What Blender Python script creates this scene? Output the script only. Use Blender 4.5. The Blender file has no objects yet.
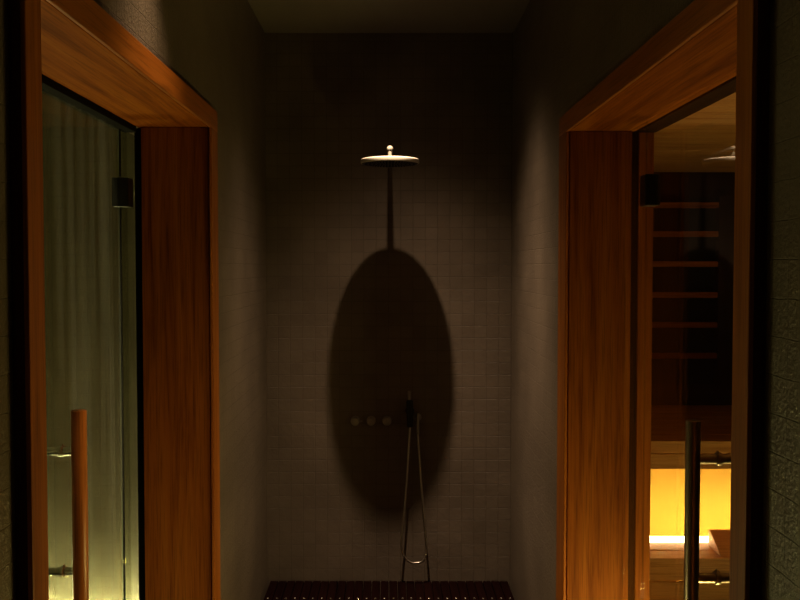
import bpy, bmesh, math, random
from mathutils import Vector, Matrix
random.seed(7)
S = bpy.context.scene
COL = S.collection
R = math.radians

# ------------------------------------------------------------------ helpers
class MB:
    """collects shapes, links them as one mesh object"""
    def __init__(s): s.bm = bmesh.new()
    def box(s, x0, x1, y0, y1, z0, z1, bev=0.0, seg=2):
        m = Matrix.Translation(((x0+x1)/2, (y0+y1)/2, (z0+z1)/2)) @ Matrix.Diagonal((abs(x1-x0), abs(y1-y0), abs(z1-z0), 1))
        r = bmesh.ops.create_cube(s.bm, size=1, matrix=m)
        if bev > 0:
            es = list({e for v in r['verts'] for e in v.link_edges})
            bmesh.ops.bevel(s.bm, geom=es, offset=bev, segments=seg, profile=0.5, affect='EDGES')
        return s
    def lathe(s, prof, mat=Matrix(), n=40):
        rings = []
        for (r, z) in prof:
            if r < 1e-6:
                rings.append([s.bm.verts.new(mat @ Vector((0, 0, z)))])
            else:
                rings.append([s.bm.verts.new(mat @ Vector((r*math.cos(2*math.pi*i/n), r*math.sin(2*math.pi*i/n), z))) for i in range(n)])
        for a, b in zip(rings, rings[1:]):
            for i in range(n):
                j = (i+1) % n
                if len(a) == 1 and len(b) == 1: continue
                if len(a) == 1: f = (a[0], b[j], b[i])
                elif len(b) == 1: f = (a[i], a[j], b[0])
                else: f = (a[i], a[j], b[j], b[i])
                s.bm.faces.new(f)
        return s
    def rod(s, p, q, r, n=28, bev=0.0):
        p, q = Vector(p), Vector(q); d = q-p; L = d.length
        m = Matrix.Translation(p) @ d.to_track_quat('Z', 'Y').to_matrix().to_4x4()
        b = min(bev, r*0.9)
        if b > 0: pr = [(0, 0), (r-b, 0), (r-b*.3, b*.3), (r, b), (r, L-b), (r-b*.3, L-b*.3), (r-b, L), (0, L)]
        else: pr = [(0, 0), (r, 0), (r, L), (0, L)]
        return s.lathe(pr, m, n)
    def tube(s, pts, r, n=14):
        pts = [Vector(p) for p in pts]; rings = []
        up = None
        for i, p in enumerate(pts):
            t = (pts[min(i+1, len(pts)-1)] - pts[max(i-1, 0)]).normalized()
            if up is None:
                up = t.orthogonal().normalized()
            up = (up - t*up.dot(t)).normalized(); w = t.cross(up)
            rings.append([s.bm.verts.new(p + r*(math.cos(2*math.pi*k/n)*up + math.sin(2*math.pi*k/n)*w)) for k in range(n)])
        for a, b in zip(rings, rings[1:]):
            for k in range(n):
                s.bm.faces.new((a[k], a[(k+1) % n], b[(k+1) % n], b[k]))
        s.bm.faces.new(rings[0][::-1]); s.bm.faces.new(rings[-1])
        return s
    def poly_x(s, pts, x0, x1, bev=0.0):
        """prism of a (y, z) outline between x0 and x1"""
        a = [s.bm.verts.new((x0, y, z)) for y, z in pts]; b = [s.bm.verts.new((x1, y, z)) for y, z in pts]
        n = len(pts); fs = [s.bm.faces.new(a[::-1]), s.bm.faces.new(b)]
        for i in range(n): fs.append(s.bm.faces.new((a[i], a[(i+1) % n], b[(i+1) % n], b[i])))
        if bev:
            bmesh.ops.bevel(s.bm, geom=list({e for f in fs for e in f.edges}), offset=bev, segments=2, affect='EDGES')
        return s
    def build(s, name, mat, parent=None, smooth=False, kind=None):
        bmesh.ops.recalc_face_normals(s.bm, faces=s.bm.faces)
        me = bpy.data.meshes.new(name); s.bm.to_mesh(me); s.bm.free()
        me.materials.append(mat)
        if smooth:
            for p in me.polygons: p.use_smooth = True
            try: me.set_sharp_from_angle(angle=R(40))
            except Exception: pass
        o = bpy.data.objects.new(name, me); COL.objects.link(o)
        if parent is not None: o.parent = parent
        if kind: o['kind'] = kind
        return o

def place(o, loc):
    """moves the origin to loc, keeps the geometry where it is"""
    loc = Vector(loc)
    if o.type == 'MESH': o.data.transform(Matrix.Translation(-loc))
    o.location = loc
    return o

def tag(o, label, cat, group=None, kind=None):
    o['label'] = label; o['category'] = cat
    if group: o['group'] = group
    if kind: o['kind'] = kind
    return o

def empty(name, loc, label=None, cat=None, group=None, kind=None):
    o = bpy.data.objects.new(name, None); COL.objects.link(o); o.location = loc; o.empty_display_size = .05
    if label: tag(o, label, cat, group)
    if kind: o['kind'] = kind
    return o

def adopt(root):
    """children were built in world space: keep them there under a moved root"""
    def inv(p):
        for ch in [c for c in bpy.data.objects if c.parent == p]:
            if p is root:
                if ch.type == 'MESH': ch.data.transform(Matrix.Translation(-root.location))
                for g in [c for c in bpy.data.objects if c.parent == ch]:
                    if g.type == 'MESH': g.data.transform(Matrix.Translation(-root.location))
    inv(root)

# ------------------------------------------------------------------ materials
def newmat(name):
    m = bpy.data.materials.new(name); m.use_nodes = True
    nt = m.node_tree; nt.nodes.clear()
    out = nt.nodes.new('ShaderNodeOutputMaterial')
    return m, nt, out
def N(nt, t, **kw):
    n = nt.nodes.new(t)
    for k, v in kw.items(): setattr(n, k, v)
    return n
def principled(nt, out, rough=.5, metal=0, spec=.5):
    b = N(nt, 'ShaderNodeBsdfPrincipled')
    b.inputs['Roughness'].default_value = rough; b.inputs['Metallic'].default_value = metal
    b.inputs['Specular IOR Level'].default_value = spec
    nt.links.new(b.outputs[0], out.inputs[0]); return b
def c4(c): return (c[0], c[1], c[2], 1)

def wood(name, axis, dark, mid, light, rough=.45, scale=1.0, spec=.4):
    m, nt, out = newmat(name); b = principled(nt, out, rough, 0, spec); L = nt.links.new
    tc = N(nt, 'ShaderNodeTexCoord'); mp = N(nt, 'ShaderNodeMapping')
    sc = {'X': (1.2, 26, 26), 'Y': (26, 1.2, 26), 'Z': (26, 26, 1.2)}[axis]
    mp.inputs['Scale'].default_value = tuple(v*scale for v in sc)
    L(tc.outputs['Object'], mp.inputs[0])
    n1 = N(nt, 'ShaderNodeTexNoise'); n1.inputs['Scale'].default_value = 1.0; n1.inputs['Detail'].default_value = 6; n1.inputs['Roughness'].default_value = .62; n1.inputs['Distortion'].default_value = .6
    L(mp.outputs[0], n1.inputs['Vector'])
    r = N(nt, 'ShaderNodeValToRGB'); r.color_ramp.elements[0].position = .3; r.color_ramp.elements[1].position = .72
    r.color_ramp.elements[0].color = c4(dark); r.color_ramp.elements[1].color = c4(light)
    e = r.color_ramp.elements.new(.5); e.color = c4(mid)
    L(n1.outputs['Fac'], r.inputs[0])
    # fine pores
    mp2 = N(nt, 'ShaderNodeMapping'); sc2 = {'X': (6, 240, 240), 'Y': (240, 6, 240), 'Z': (240, 240, 6)}[axis]
    mp2.inputs['Scale'].default_value = sc2; L(tc.outputs['Object'], mp2.inputs[0])
    n2 = N(nt, 'ShaderNodeTexNoise'); n2.inputs['Scale'].default_value = 1; n2.inputs['Detail'].default_value = 3
    L(mp2.outputs[0], n2.inputs['Vector'])
    r2 = N(nt, 'ShaderNodeValToRGB'); r2.color_ramp.elements[0].position = .34; r2.color_ramp.elements[1].position = .5
    r2.color_ramp.elements[0].color = (.45, .45, .45, 1); r2.color_ramp.elements[1].color = (1, 1, 1, 1)
    L(n2.outputs['Fac'], r2.inputs[0])
    mx = N(nt, 'ShaderNodeMix', data_type='RGBA', blend_type='MULTIPLY'); mx.inputs[0].default_value = .6
    L(r.outputs[0], mx.inputs[6]); L(r2.outputs[0], mx.inputs[7]); L(mx.outputs[2], b.inputs['Base Color'])
    bp = N(nt, 'ShaderNodeBump'); bp.inputs['Strength'].default_value = .12; bp.inputs['Distance'].default_value = .002
    L(n2.outputs['Fac'], bp.inputs['Height']); L(bp.outputs[0], b.inputs['Normal'])
    return m

def tile(name, plane, c1, c2, grout, size=.06, rough=.42, bump=.55, spec=.5, relief=.004, pit=34, joint=.8):
    """small uneven handmade tiles; plane 'XZ', 'YZ' or 'XY'"""
    m, nt, out = newmat(name); b = principled(nt, out, rough, 0, spec); L = nt.links.new
    g = N(nt, 'ShaderNodeNewGeometry'); sx = N(nt, 'ShaderNodeSeparateXYZ'); cx = N(nt, 'ShaderNodeCombineXYZ')
    L(g.outputs['Position'], sx.inputs[0])
    L(sx.outputs['XYZ'.index(plane[0])], cx.inputs[0]); L(sx.outputs['XYZ'.index(plane[1])], cx.inputs[1])
    wob = N(nt, 'ShaderNodeTexNoise'); wob.inputs['Scale'].default_value = 18; wob.inputs['Detail'].default_value = 2
    L(cx.outputs[0], wob.inputs['Vector'])
    wv = N(nt, 'ShaderNodeVectorMath', operation='SCALE'); wv.inputs['Scale'].default_value = .006
    L(wob.outputs['Color'], wv.inputs[0])
    ad = N(nt, 'ShaderNodeVectorMath', operation='ADD'); L(cx.outputs[0], ad.inputs[0]); L(wv.outputs[0], ad.inputs[1])
    br = N(nt, 'ShaderNodeTexBrick'); br.offset = 0; br.squash = 1
    br.inputs['Scale'].default_value = 1; br.inputs['Brick Width'].default_value = size; br.inputs['Row Height'].default_value = size
    br.inputs['Mortar Size'].default_value = .0016; br.inputs['Mortar Smooth'].default_value = .6; br.inputs['Bias'].default_value = 0
    br.inputs['Color1'].default_value = c4(c1); br.inputs['Color2'].default_value = c4(c2); br.inputs['Mortar'].default_value = c4(grout)
    L(ad.outputs[0], br.inputs['Vector'])
    st = N(nt, 'ShaderNodeTexNoise'); st.inputs['Scale'].default_value = 3.2; st.inputs['Detail'].default_value = 5
    L(cx.outputs[0], st.inputs['Vector'])
    rr = N(nt, 'ShaderNodeMapRange'); rr.inputs['From Min'].default_value = .3; rr.inputs['From Max'].default_value = .7; rr.inputs['To Min'].default_value = .78; rr.inputs['To Max'].default_value = 1.12
    L(st.outputs['Fac'], rr.inputs[0])
    mx = N(nt, 'ShaderNodeVectorMath', operation='SCALE'); L(br.outputs['Color'], mx.inputs[0]); L(rr.outputs[0], mx.inputs['Scale'])
    L(mx.outputs[0], b.inputs['Base Color'])
    # relief: sunk joints, tiles that lean a little, pitted glaze
    vo = N(nt, 'ShaderNodeTexNoise'); vo.inputs['Scale'].default_value = pit; vo.inputs['Detail'].default_value = 4; vo.inputs['Roughness'].default_value = .6
    L(cx.outputs[0], vo.inputs['Vector'])
    inv = N(nt, 'ShaderNodeMath', operation='MULTIPLY_ADD'); inv.inputs[1].default_value = -joint; L(br.outputs['Fac'], inv.inputs[0])
    sc = N(nt, 'ShaderNodeMath', operation='MULTIPLY'); sc.inputs[1].default_value = .9; L(vo.outputs['Fac'], sc.inputs[0])
    L(sc.outputs[0], inv.inputs[2])
    bp = N(nt, 'ShaderNodeBump'); bp.inputs['Strength'].default_value = bump; bp.inputs['Distance'].default_value = relief
    L(inv.outputs[0], bp.inputs['Height']); L(bp.outputs[0], b.inputs['Normal'])
    return m

def plaster(name, c, rough=.9):
    m, nt, out = newmat(name); b = principled(nt, out, rough, 0, .2); L = nt.links.new
    n = N(nt, 'ShaderNodeTexNoise'); n.inputs['Scale'].default_value = 9; n.inputs['Detail'].default_value = 6
    r = N(nt, 'ShaderNodeValToRGB'); r.color_ramp.elements[0].color = c4([v*.88 for v in c]); r.color_ramp.elements[1].color = c4([v*1.08 for v in c])
    L(n.outputs['Fac'], r.inputs[0]); L(r.outputs[0], b.inputs['Base Color'])
    bp = N(nt, 'ShaderNodeBump'); bp.inputs['Strength'].default_value = .08; L(n.outputs['Fac'], bp.inputs['Height']); L(bp.outputs[0], b.inputs['Normal'])
    return m

def metal(name, c, rough=.2):
    m, nt, out = newmat(name); b = principled(nt, out, rough, 1); b.inputs['Base Color'].default_value = c4(c); L = nt.links.new
    n = N(nt, 'ShaderNodeTexNoise'); n.inputs['Scale'].default_value = 60; n.inputs['Detail'].default_value = 3
    mr = N(nt, 'ShaderNodeMapRange'); mr.inputs['To Min'].default_value = rough*.93; mr.inputs['To Max'].default_value = rough*1.07
    L(n.outputs['Fac'], mr.inputs[0]); L(mr.outputs[0], b.inputs['Roughness'])
    return m

def paint(name, c, rough=.5, spec=.4):
    m, nt, out = newmat(name); b = principled(nt, out, rough, 0, spec); b.inputs['Base Color'].default_value = c4(c)
    n = N(nt, 'ShaderNodeTexNoise'); n.inputs['Scale'].default_value = 45
    bp = N(nt, 'ShaderNodeBump'); bp.inputs['Strength'].default_value = .03
    nt.links.new(n.outputs['Fac'], bp.inputs['Height']); nt.links.new(bp.outputs[0], b.inputs['Normal'])
    return m

def emit(name, c, st):
    m, nt, out = newmat(name); e = N(nt, 'ShaderNodeEmission'); e.inputs[0].default_value = c4(c); e.inputs[1].default_value = st
    nt.links.new(e.outputs[0], out.inputs[0]); return m

def glass(name, tint, film=0.0):
    """clear pane: tinted see-through + mirror by Fresnel; film = condensation run down in streaks"""
    m, nt, out = newmat(name); L = nt.links.new
    t = N(nt, 'ShaderNodeBsdfTransparent'); t.inputs[0].default_value = c4(tint)
    g = N(nt, 'ShaderNodeBsdfGlossy'); g.inputs['Roughness'].default_value = .015; g.inputs[0].default_value = (1, 1, 1, 1)
    fr = N(nt, 'ShaderNodeFresnel'); ge = N(nt, 'ShaderNodeNewGeometry')
    io = N(nt, 'ShaderNodeMapRange'); io.inputs['To Min'].default_value = 1.5; io.inputs['To Max'].default_value = 1/1.5   # both faces mirror like air to glass
    L(ge.outputs['Backfacing'], io.inputs[0]); L(io.outputs[0], fr.inputs[0])
    half = N(nt, 'ShaderNodeMath', operation='MULTIPLY'); half.inputs[1].default_value = .5; L(fr.outputs[0], half.inputs[0])   # coated glass
    mix = N(nt, 'ShaderNodeMixShader'); L(half.outputs[0], mix.inputs[0]); L(t.outputs[0], mix.inputs[1]); L(g.outputs[0], mix.inputs[2])
    last = mix
    if film > 0:
        tl = N(nt, 'ShaderNodeBsdfTranslucent'); tl.inputs[0].default_value = (.85, .85, .8, 1)
        tc = N(nt, 'ShaderNodeNewGeometry'); mp = N(nt, 'ShaderNodeMapping'); mp.inputs['Scale'].default_value = (1, 22, .55)
        L(tc.outputs['Position'], mp.inputs[0])
        n = N(nt, 'ShaderNodeTexNoise'); n.inputs['Scale'].default_value = 1; n.inputs['Detail'].default_value = 5; L(mp.outputs[0], n.inputs['Vector'])
        mr = N(nt, 'ShaderNodeMapRange'); mr.inputs['From Min'].default_value = .48; mr.inputs['From Max'].default_value = .72; mr.inputs['To Min'].default_value = film*.2; mr.inputs['To Max'].default_value = film*3
        L(n.outputs['Fac'], mr.inputs[0])
        mix2 = N(nt, 'ShaderNodeMixShader'); L(mr.outputs[0], mix2.inputs[0]); L(mix.outputs[0], mix2.inputs[1]); L(tl.outputs[0], mix2.inputs[2]); last = mix2
    L(last.outputs[0], out.inputs[0]); return m

TILE1, TILE2, GROUT = (.180, .148, .118), (.162, .132, .104), (.118, .096, .074)
M = {
 'tile_xz': tile('small_grey_tiles_back', 'XZ', TILE1, TILE2, GROUT, bump=.5),
 'tile_yz': tile('small_grey_tiles_side', 'YZ', TILE1, TILE2, (.135, .11, .086), bump=1, relief=.0035, pit=95, rough=.36, joint=.25),
 'steam_xz': tile('pale_mosaic', 'XZ', (.24, .225, .15), (.22, .205, .135), (.16, .15, .10), .05, .75, .4, .12),
 'floor': tile('dark_floor_tiles', 'XY', (.045, .038, .03), (.04, .034, .027), (.02, .018, .016), .2, .4, .2),
 'ceil': plaster('ceiling_paint', (.27, .25, .20)),
 'woodX': wood('cedar_x', 'X', (.15, .036, .004), (.29, .085, .009), (.38, .13, .018), .55, spec=.1),
 'woodY': wood('cedar_y', 'Y', (.17, .04, .003), (.31, .088, .006), (.40, .13, .012), .6, spec=.03),
 'woodZ': wood('cedar_z', 'Z', (.15, .036, .004), (.29, .085, .009), (.38, .13, .018), .55, spec=.1),
 'casingLitY': wood('casing_lit_y', 'Y', (.29, .08, .009), (.40, .125, .015), (.48, .168, .026), .38, spec=.3),  # frame wood made lighter to carry the stronger light on the casing
 'casingLitZ': wood('casing_lit_z', 'Z', (.29, .08, .009), (.40, .125, .015), (.48, .168, .026), .38, spec=.3),  # same lightened wood, upright grain; the extra light is in the colour
 'darkwoodZ': wood('batten_z', 'Z', (.06, .015, .003), (.09, .024, .005), (.12, .035, .008), .6, spec=.1),
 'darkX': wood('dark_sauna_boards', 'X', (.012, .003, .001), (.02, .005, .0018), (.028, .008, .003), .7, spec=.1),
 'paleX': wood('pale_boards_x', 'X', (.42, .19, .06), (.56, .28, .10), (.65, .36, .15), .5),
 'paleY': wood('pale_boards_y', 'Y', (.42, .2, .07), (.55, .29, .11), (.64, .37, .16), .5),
 'riser': plaster('riser_board', (.67, .47, .12)),
 'deck': wood('wet_dark_deck', 'Y', (.005, .0012, .0011), (.008, .002, .0017), (.011, .003, .0025), .8, spec=.03),
 'handle_wood': wood('turned_handle_wood', 'Z', (.38, .11, .015), (.5, .16, .025), (.58, .2, .04), .35),
 'knob': metal('dull_knob_metal', (.36, .34, .31), .45),
 'black': paint('black_rubber_and_shade', (.003, .003, .003), .8, .08),  # rubber parts, and black fill for shaded grooves and cavities
 'black_metal': paint('black_metal', (.006, .006, .006), .35),
 'chrome': metal('chrome', (.75, .73, .7), .14),
 'steel': metal('brushed_steel', (.34, .30, .27), .32),
 'nickel': paint('satin_pale_enamel', (.82, .79, .70), .32, .6),
 'shade_plate': metal('shade_plate_metal', (.07, .065, .06), .5),  # dark metal: shade on the head's underside, less bounce from its top
 'hose': metal('hose_metal', (.50, .48, .45), .3),
 'glass_sauna': glass('clear_door_glass', (.90, .91, .88)),
 'glass_steam': glass('streaked_door_glass', (.60, .63, .53), .03),
 'glass_pane': glass('clear_steam_pane', (.60, .63, .53)),
 'led_warm': emit('sauna_led', (1.0, .65, .19), 66),
 'led_glow': emit('strip_diffuser', (1.0, .62, .30), 18),
 'fill_sauna': emit('sauna_fill_glow', (1.0, .70, .19), 165),  # glow of the added strip inside the sauna door
 'led_yellow': emit('steam_led', (1.0, .83, .47), 400),
 'fill_steam': emit('steam_fill_glow', (1.0, .70, .26), 58),  # glow of the added strip inside the steam room door
}

# ------------------------------------------------------------------ dimensions (metres; +Y is away from the camera)
H = 2.676; W = .60; YB = 4.473; XO = .88
CAMZ = 1.545

def ST(name, mb, mat): return mb.build(name, mat, kind='structure')

# corridor and shower shell
ST('wall_back', MB().box(-W-.01, W+.01, YB, YB+.12, -.05, H), M['tile_xz'])
ST('wall_front', MB().box(-W-.3, W+.3, -1.32, -1.2, -.05, H), M['tile_xz'])
for sgn, side, th in ((-1, 'left', .824), (1, 'right', .862)):
    b = MB(); a0, a1 = (sgn*W, sgn*th)
    x0, x1 = min(a0, a1), max(a0, a1)
    b.box(x0, x1, -1.3, 1.485, -.05, H); b.box(x0, x1, 3.025, 5.25, -.05, H); b.box(x0, x1, 1.485, 3.025, 2.03, H)
    ST('wall_'+side, b, M['tile_yz'])
ST('floor', MB().box(-2.7, 2.9, -1.3, 5.3, -.12, -.05), M['floor'])
ceil = ST('ceiling', MB().box(-W-.02, W+.02, -1.3, YB+.1, H, H+.12), M['ceil'])

# ------------------------------------------------------------------ door frames
def frame(idx, s, z_in, z_out, yf1, x_face, x_wood_end, x_groove_end, stop_end, rebate_x, drop):
    root = empty('trim_%d' % idx, (s*W, 2.25, 0), kind='structure')
    def X(a, b): return (min(s*a, s*b), max(s*a, s*b))
    yn0, yn1, yf0 = 1.455, 1.523, 2.972
    cx = X(x_face, x_face+.009); bx = X(x_face+.0095, W+.012)
    # flat casing boards on a slightly narrower batten
    MB().box(*cx, yn0, yn1, -.05, z_in, .002).build('side_casing', M['casingLitZ'], root)
    MB().box(*cx, yf0, yf1, -.05, z_in, .002).build('side_casing', M['casingLitZ'], root)
    MB().box(*cx, yn0, yf1, z_in+.0005, z_out, .002).build('head_casing', M['casingLitY'], root)
    b = MB(); b.box(*bx, yn0+.001, yn1-.004, -.05, z_in+.004); b.box(*bx, yf0+.046, yf1-.001, -.05, z_in+.004); b.box(*bx, yn0+.001, yf1-.001, z_in+.033, z_out-.001)
    b.build('batten', M['darkwoodZ'], root)
    lx = X(x_face+.0135, x_wood_end)
    MB().box(*lx, 1.484, 1.519, -.05, z_in+.002, .002).build('side_jamb', M['woodZ'], root)
    MB().box(*lx, 2.98, 3.016, -.05, z_in+.002, .002).build('side_jamb', M['woodZ'], root)
    MB().box(*X(x_face+.0135, rebate_x[0]), 1.486, 3.016, z_in+.003, z_in+.031, .002).build('head_jamb', M['woodY'], root)
    hx = X(*rebate_x)
    MB().box(*hx, 1.522, 2.977, z_in-drop, z_in+.03, .001).build('rebate_shade', M['black'], root)  # black strip stands in for the shade in the head rebate
    sx = X(x_wood_end+.0005, x_groove_end-.0005)
    MB().box(*sx, 2.986, 3.012, -.05, z_in, .001).build('groove_shade', M['black'], root)  # black strip stands in for the shadow in the side groove
    MB().box(*sx, 1.49, 1.515, -.05, z_in, .001).build('groove_shade', M['black'], root)  # same black groove shadow on the near jamb
    if stop_end:
        ix = X(x_groove_end, stop_end)
        MB().box(*ix, 2.98, 3.016, -.05, z_in+.002, .002).build('door_stop', M['woodZ'], root)
        MB().box(*ix, 1.484, 1.519, -.05, z_in+.002, .002).build('door_stop', M['woodZ'], root)
    adopt(root)
    return root
frame(1, -1, 1.995, 2.062, 3.075, .572, .803, .8262, None, (.816, .856), .016)
frame(2, 1, 1.982, 2.045, 3.10, .572, .787, .810, .858, (.80, .862), .003)

# ------------------------------------------------------------------ glass doors
def glass_door(idx, s, xg, glassm, y0, y1, z_top, hinge_y, hinge_x, hinge_z, hy, hx, hr, hz0, hz1, st_z, bar_mat, st_mat, st_r, swing):
    root = empty('door_%d' % idx, (s*xg, 2.975, 0), kind='structure')
    MB().box(s*xg-.004, s*xg+.004, y0, y1, .0, z_top, .001, 1).build('glass_pane', glassm, root)
    hb = MB(); a, b_ = sorted((s*hinge_x[0], s*hinge_x[1]))
    hb.box(a, b_, hinge_y, hinge_y+.06, hinge_z-.046, hinge_z+.046, .004)
    h = hb.build('hinge', M['black_metal'], root)
    # pull handle: bar with two stand-offs through the glass
    bar = MB().rod((s*hx, hy, hz0), (s*hx, hy, hz1), hr, 40, .003).build('pull_handle', bar_mat, root, True)
    for z in st_z:
        so = MB().rod((s*hx, hy, z), (s*(xg+.055), hy, z), st_r, 24)
        so.build('handle_standoff', st_mat, bar, True)
        ro = MB().rod((s*(xg-.017), hy, z), (s*(xg-.0045), hy, z), st_r*1.4, 28, .002)
        ro.rod((s*(xg-.013), hy, z+st_r*1.2), (s*(xg-.013), hy, z+st_r*1.75), .0028, 12)
        ro.build('clamp_ring', st_mat, bar, True)
    adopt(root)
    root.rotation_euler = (0, 0, R(swing))
    return root
glass_door(1, -1, .846, M['glass_steam'], 2.2, 2.894, 1.978, 2.875, (.816, .868), 1.78, 2.32, .790, .0195, .63, 1.181, (1.076, .766), M['handle_wood'], M['chrome'], .0105, 0)
glass_door(2, 1, .768, M['glass_sauna'], 2.0, 2.738, 1.978, 2.672, (.745, .790), 1.770, 2.09, .698, .0168, .53, 1.194, (1.104, 0.828), M['steel'], M['steel'], .0112, 0)
# fixed panes beside the doors
ST('window_1', MB().box(-.85, -.842, 2.9015, 3.12, 0, 1.98, .001, 1), M['glass_pane'])
ST('trim_3', MB().box(-.8495, -.8445, 2.895, 2.9005, 0, 1.98), M['black'])
ST('window_2', MB().box(-.85, -.842, 1.50, 2.19, 0, 1.98, .001, 1), M['glass_steam'])
ST('window_3', MB().box(.764, .772, 1.522, 1.994, 0, 1.978, .001, 1), M['glass_sauna'])
ST('window_4', MB().box(.764, .772, 2.744, 2.977, 0, 1.978, .001, 1), M['glass_sauna'])

# ------------------------------------------------------------------ steam room behind the left door
ST('wall_steam_back', MB().box(-2.3, -.828, 3.95, 4.05, -.05, 2.3), M['steam_xz'])
ST('wall_steam_left', MB().box(-2.4, -2.3, .8, 4.05, -.05, 2.3), M['steam_xz'])
ST('wall_steam_front', MB().box(-2.3, -.828, .8, .9, -.05, 2.3), M['steam_xz'])
ST('ceiling_steam', MB().box(-2.4, -.828, .8, 4.05, 2.3, 2.4), M['steam_xz'])
ls = ST('trim_4', MB().box(-2.25, -.9, 3.90, 3.925, -.048, -.02), M['led_yellow'])  # unseen light strip at the wall foot, washing the wall upwards
MB().box(-.985, -.96, 2.05, 2.85, -.048, -.02).build('added_fill_strip', M['fill_steam'], ls)  # added unseen strip, lights jamb and soffit from below

# ------------------------------------------------------------------ sauna behind the right door
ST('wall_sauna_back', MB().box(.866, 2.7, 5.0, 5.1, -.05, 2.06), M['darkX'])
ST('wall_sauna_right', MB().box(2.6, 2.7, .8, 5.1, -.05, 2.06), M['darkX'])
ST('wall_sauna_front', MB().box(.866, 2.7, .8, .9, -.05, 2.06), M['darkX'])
b = MB(); y = .8
while y < 5.1:
    b.box(.866, 2.7, y, min(y+.117, 5.1), 2.06, 2.085, .003); y += .12
b.box(.866, 2.7, .8, 5.1, 2.087, 2.1)
ST('ceiling_sauna', b, M['paleX'])

# upper bench
ub = empty('upper_bench', (1.7, 4.4, 0), 'upper sauna bench with brown board front above the glowing yellow panel', 'bench')
b = MB()
for k in range(8): b.box(.87, 2.59, 3.99+k*.125, 3.99+k*.125+.118, .765, .79, .004)
b.build('seat_boards', M['paleX'], ub)
MB().box(.87, 2.59, 3.955, 3.985, .735, .79, .004).build('front_rail', M['paleX'], ub)
MB().box(.87, 2.59, 3.962, 3.985, .665, .733, .004).build('fascia_board', M['paleX'], ub)
MB().box(.87, 2.59, 4.36, 4.385, -.05, .764).build('backlit_panel', M['riser'], ub)
adopt(ub)
# light strip on the lower bench
bl = tag(MB().box(.9, 2.2, 4.108, 4.114, .294, .320, .002).build('bench_light_strip', M['led_glow']), 'glowing white light strip under upper sauna bench', 'light')
MB().box(.9, 2.2, 4.116, 4.128, .294, .320).build('tape', M['led_warm'], bl)
MB().box(.95, .975, 2.05, 2.85, .0, .025).build('added_fill_strip', M['fill_sauna'], bl)  # added unseen strip by the door, throws light onto frames and corridor
# lower bench
lb = empty('lower_bench', (1.7, 4.0, 0), 'low sauna bench lit pink by the light strip at its back', 'bench')
b = MB()
b.box(.87, 2.59, 3.875, 3.985, .275, .30, .004); b.box(.87, 2.59, 3.99, 4.105, .275, .30, .004)
b.build('seat_boards', M['paleX'], lb)
MB().box(.87, 2.59, 3.885, 3.91, .200, .273, .004).build('fascia_board', M['paleX'], lb)
MB().box(.87, 2.59, 3.882, 3.91, -.05, .194, .004).build('plinth_board', M['paleX'], lb)
adopt(lb)
# headrest wedge
hd = MB().poly_x([(4.05, .301), (4.05, .376), (4.02, .376), (3.885, .301)], 1.425, 1.62, .003).build('headrest', M['paleX'])
tag(place(hd, (1.5, 4.0, .301)), 'small wedge shaped wooden headrest at right end of low sauna bench', 'headrest')
# slatted backrest on the sauna back wall
sr = empty('slatted_backrest', (1.55, 4.99, 1.4), 'dark wooden backrest with open horizontal slats on sauna back wall', 'backrest')
def py2z(py, Y, f=916.0, t=R(2.06)):
    yc = (300-py)/f; vy = math.cos(t)+yc*math.sin(t); vz = -math.sin(t)+yc*math.cos(t)
    return CAMZ + vz*Y/vy
YS = 4.93
MB().box(1.30, 1.812, 4.985, 4.999, py2z(384, 4.99), py2z(198, 4.99)).build('cavity_shade', M['black'], sr)  # black sheet paints the dark of the cavity behind the slats
for (x0, x1) in ((1.772, 1.812), (1.30, 1.335)):
    MB().box(x0, x1, YS, 4.985, py2z(386, YS), py2z(196, YS), .003).build('upright', M['darkX'], sr)
for py in (205, 234, 264, 295, 325, 356):
    z = py2z(py, YS)
    MB().box(1.335, 1.772, YS+.004, YS+.03, z-.015, z+.015, .003).build('slat', M['woodX'], sr)
adopt(sr)

# ------------------------------------------------------------------ shower
# duckboard floor
dk = empty('duckboard', (0, 3.9, -.05), 'dark red wooden slatted duckboard on the shower floor', 'duckboard')
b = MB(); ns = 28; pitch = .0418
for k in range(ns):
    x = (k-(ns-1)/2)*pitch
    b.box(x-.0197, x+.0197, 3.15, 4.462, -.022, 0, .003)
b.build('slats', M['deck'], dk)
for y in (3.3, 3.8, 4.217):
    MB().box(-.58, .58, y-.025, y+.025, -.049, -.023).build('crossbar', M['deck'], dk)
for k in range(ns):
    x = (k-(ns-1)/2)*pitch
    MB().lathe([(.0065, -.0005), (.0062, .002), (.0048, .0042), (.0024, .0054), (0, .0058)], Matrix.Translation((x, 4.217, 0)), 12).build('screw', M['chrome'], dk, True)
adopt(dk)

# rain shower head on its wall arm
HX, HY, HZ = .004, 4.077, 2.012
rs = empty('rain_shower', (HX, YB, 2.083), 'round satin metal rain shower head on a straight wall arm', 'shower head')
MB().lathe([(0, .0085), (.115, .0085), (.119, .0105), (.1255, .0095), (.1295, .006), (.1295, -.007), (.128, -.010), (.1255, -.0105), (.1245, -.009), (0, -.009)], Matrix.Translation((HX, HY, HZ)), 72).build('head_disc', M['nickel'], rs, True)
MB().lathe([(0, .012), (.113, .012), (.115, .0112), (.115, .0088), (0, .0088)], Matrix.Translation((HX, HY, HZ)), 64).build('shade_plate', M['shade_plate'], rs, True)  # added unseen dark plate, stops the disc bouncing light to the ceiling
MB().lathe([(0, -.0092), (.1243, -.0092), (.1243, -.0102), (.122, -.011), (0, -.011)], Matrix.Translation((HX, HY, HZ)), 64).build('shaded_face', M['shade_plate'], rs, True)  # dark metal puts the shade into the underside
nz = MB()
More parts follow.
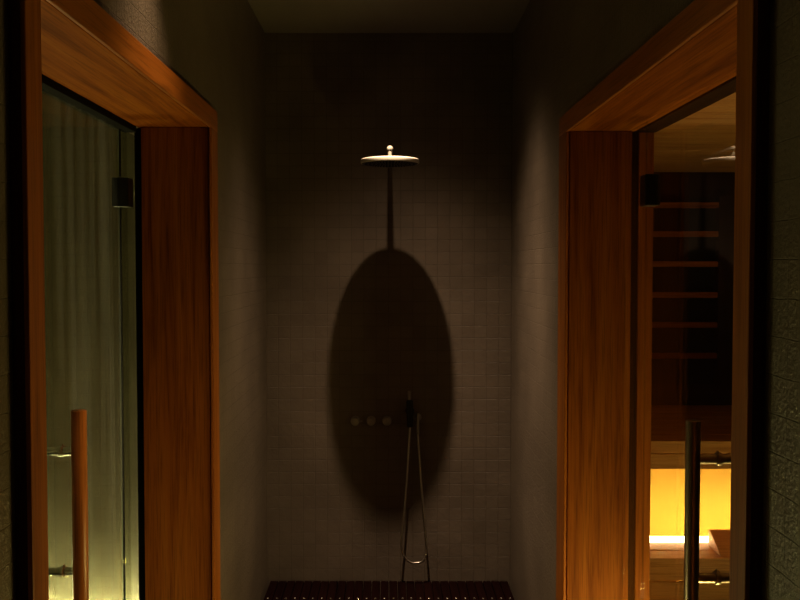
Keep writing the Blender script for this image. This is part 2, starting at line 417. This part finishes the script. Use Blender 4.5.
for ring in range(1, 7):
    n = ring*8
    for i in range(n):
        a = 2*math.pi*i/n; r = ring*.018
        nz.lathe([(.0022, 0), (.0018, -.002), (0, -.0025)], Matrix.Translation((HX+r*math.cos(a), HY+r*math.sin(a), HZ-.011)), 6)
nz.build('nozzles', M['black'], rs)
MB().lathe([(.0085, 0), (.0085, .05)], Matrix.Translation((HX, HY, HZ+.0118)), 24).build('neck', M['nickel'], rs, True)
am = MB(); am.rod((HX, HY, HZ+.057), (HX, YB-.008, HZ+.057), .0105, 28)
am.lathe([(0, -.0135)]+[(.0135*math.cos(R(a)), .0135*math.sin(R(a))) for a in range(-75, 90, 15)]+[(0, .0135)], Matrix.Translation((HX, HY, HZ+.057)), 28)
am.build('arm', M['nickel'], rs, True)
MB().rod((HX, YB-.011, HZ+.057), (HX, YB, HZ+.057), .02, 36, .002).build('wall_flange', M['shade_plate'], rs, True)
adopt(rs)

def P(px, py, Y, f=916.0, t=R(2.06)):
    xc = (px-389)/f; yc = (300-py)/f; s = Y/(math.cos(t)+yc*math.sin(t))
    return Vector((xc*s, Y, CAMZ+(-math.sin(t)+yc*math.cos(t))*s))

# three control knobs
for px, lab in ((355, 'left of the three round shower control knobs, with a small side lever'), (371, 'middle one of the three round shower control knobs'), (387, 'right of the three round shower control knobs, nearest the hand shower')):
    p = P(px, 421.5, YB-.03); p.y = YB
    k = empty('control_knob', p, lab, 'knob', 'shower control knobs')
    mt = Matrix.Translation(p) @ Matrix.Rotation(R(90), 4, 'X')
    MB().lathe([(.0, 0), (.023, 0), (.023, .004), (.021, .006), (0, .006)], mt, 40).build('rosette', M['knob'], k, True)
    MB().lathe([(.016, .006), (.018, .01), (.0205, .034), (.0195, .0375), (.017, .039), (0, .0392)], mt, 40).build('grip', M['knob'], k, True)
    if px == 355:
        MB().rod(p+Vector((.012, -.028, 0)), p+Vector((.036, -.028, .002)), .0045, 14, .002).build('lever', M['knob'], k, True)
    adopt(k)

# hand shower, holder, outlet, hose
YH = YB-.05
hp = P(410, 412, YH)
hb = empty('hand_shower_holder', Vector((hp.x, YB, hp.z)), 'small black wall holder clasping the hand shower', 'holder')
MB().rod((hp.x, YB-.010, hp.z), (hp.x, YB, hp.z), .022, 32, .002).build('rosette', M['black_metal'], hb, True)
MB().rod((hp.x, YB-.030, hp.z), (hp.x, YB-.0105, hp.z), .010, 24).build('peg', M['black_metal'], hb, True)
adopt(hb)
a, c_ = P(410, 427, YH), P(409, 391, YH)
hs = empty('hand_shower', a, 'slim dark stick hand shower upright on the tiled wall above its hose', 'hand shower')
MB().rod(a, P(409.6, 400, YH), .0165, 28, .006).build('grip', M['black_metal'], hs, True)
MB().rod(P(409.6, 400.2, YH), c_, .0075, 24, .003).build('spray_tip', M['steel'], hs, True)
adopt(hs)
o0 = P(417.5, 414, YB-.028); o1 = P(417.8, 434, YB-.028)
ou = empty('hose_outlet', Vector((o0.x, YB, o0.z)), 'small metal wall outlet right of the hand shower where the hose starts', 'water outlet')
MB().rod((o0.x, YB-.008, o0.z-.02), (o0.x, YB, o0.z-.02), .02, 28, .002).build('rosette', M['knob'], ou, True)
e = MB(); e.rod(o1, o0, .0085, 20, .002); e.rod((o0.x, YB-.028, o0.z-.02), (o0.x, YB-.008, o0.z-.02), .0075, 20); e.build('elbow', M['knob'], ou, True)
adopt(ou)
ctrl = [(410, 427.6, .05), (408.6, 450, .05), (406.4, 485, .052), (403.6, 520, .055), (401.6, 540, .06), (402.2, 551, .064), (405.6, 558.5, .068), (411, 562.3, .07), (417, 563, .07), (422.5, 561, .068), (426, 555, .063), (426.6, 546, .058), (424.8, 522, .048), (421.8, 490, .038), (419.2, 455, .03), (417.9, 434.6, .028)]
cp = [P(x, y, YB-d) for x, y, d in ctrl]
def cr(p0, p1, p2, p3, t):
    return .5*((2*p1)+(-p0+p2)*t+(2*p0-5*p1+4*p2-p3)*t*t+(-p0+3*p1-3*p2+p3)*t**3)
pts = []
for i in range(len(cp)-1):
    p0 = cp[max(i-1, 0)]; p3 = cp[min(i+2, len(cp)-1)]
    for k in range(10): pts.append(cr(p0, cp[i], cp[i+1], p3, k/10))
pts.append(cp[-1])
tag(place(MB().tube(pts, .005, 14).build('shower_hose', M['hose'], None, True), cp[0]), 'thin metal shower hose hanging in a long loop on tiled back wall', 'hose')

# ------------------------------------------------------------------ lamps in the ceiling
def downlight(x, y, power, size, blend, col, tilt=(0, 0, 0), rad=.013, k=12):
    MB().lathe([(.032, 0), (.042, 0), (.042, .003), (.033, .003)], Matrix.Translation((x, y, H-.0035)), 40).build('downlight_ring', M['black_metal'], ceil, True)
    l = bpy.data.lights.new('downlight', 'SPOT'); l.energy = power; l.spot_size = R(size); l.spot_blend = blend; l.color = col; l.shadow_soft_size = rad
    l.use_nodes = True; nt = l.node_tree; em = nt.nodes['Emission']      # reflector: intensity falls off with the angle
    tc = N(nt, 'ShaderNodeTexCoord'); sp = N(nt, 'ShaderNodeSeparateXYZ'); ab = N(nt, 'ShaderNodeMath', operation='ABSOLUTE'); pw = N(nt, 'ShaderNodeMath', operation='POWER')
    pw.inputs[1].default_value = k
    nt.links.new(tc.outputs['Normal'], sp.inputs[0]); nt.links.new(sp.outputs[2], ab.inputs[0]); nt.links.new(ab.outputs[0], pw.inputs[0]); nt.links.new(pw.outputs[0], em.inputs['Strength'])
    o = bpy.data.objects.new('downlight', l); COL.objects.link(o); o.location = (x, y, H-.012); o.rotation_euler = tilt
    return o
downlight(.0, 3.7515, 285, 120, .6, (1.0, .67, .40), (0, -R(4), 0))
downlight(-.40, 2.25, 46.0, 72, .8, (1.0, .66, .36), k=6)

w = bpy.data.worlds.new('world'); S.world = w; w.use_nodes = True
w.node_tree.nodes['Background'].inputs[0].default_value = (0, 0, 0, 1)

# ------------------------------------------------------------------ camera
cd = bpy.data.cameras.new('camera'); cam = bpy.data.objects.new('camera', cd); COL.objects.link(cam)
cd.sensor_width = 36; cd.lens = 916*36/800; cd.shift_x = 11/800
cam.location = (0, 0, CAMZ); cam.rotation_euler = (R(90-2.06), 0, 0)
cd.clip_start = .02
S.camera = cam
S.view_settings.view_transform = 'Standard'; S.view_settings.look = 'None'
S.view_settings.exposure = 0; S.view_settings.gamma = 1; S.view_settings.use_curve_mapping = False
S.cycles.max_bounces = 10; S.cycles.transparent_max_bounces = 16; S.cycles.diffuse_bounces = 6
S.cycles.caustics_reflective = False; S.cycles.caustics_refractive = False

# ------------------------------------------------------------------ words for the setting
for name, lab, cat in (
    ('wall_back', 'grey tiled back wall of the shower with the head shadow on it', 'wall'),
    ('wall_left', 'grey tiled wall around the left wooden doorway', 'wall'),
    ('wall_right', 'grey tiled wall around the right wooden doorway', 'wall'),
    ('ceiling', 'plain dim ceiling above the shower', 'ceiling'),
    ('trim_1', 'reddish wooden door frame around the left glass door', 'door frame'),
    ('trim_2', 'reddish wooden door frame around the right glass door', 'door frame'),
    ('door_1', 'left glass door with round wooden pull handle', 'door'),
    ('door_2', 'right glass door to the sauna with round steel pull handle', 'door'),
    ('ceiling_sauna', 'pale board ceiling of the sauna behind the right door', 'ceiling'),
    ('wall_sauna_back', 'dark board wall behind the slatted backrest in the sauna', 'wall'),
    ('wall_steam_back', 'pale green tiled wall seen through the left glass door', 'wall')):
    tag(bpy.data.objects[name], lab, cat)
for d, lab in (('door_1', 'round wooden pull handle'), ('door_2', 'round brushed steel pull handle')):
    for ch in bpy.data.objects[d].children:
        if ch.name.startswith('pull_handle'): ch['label'] = lab
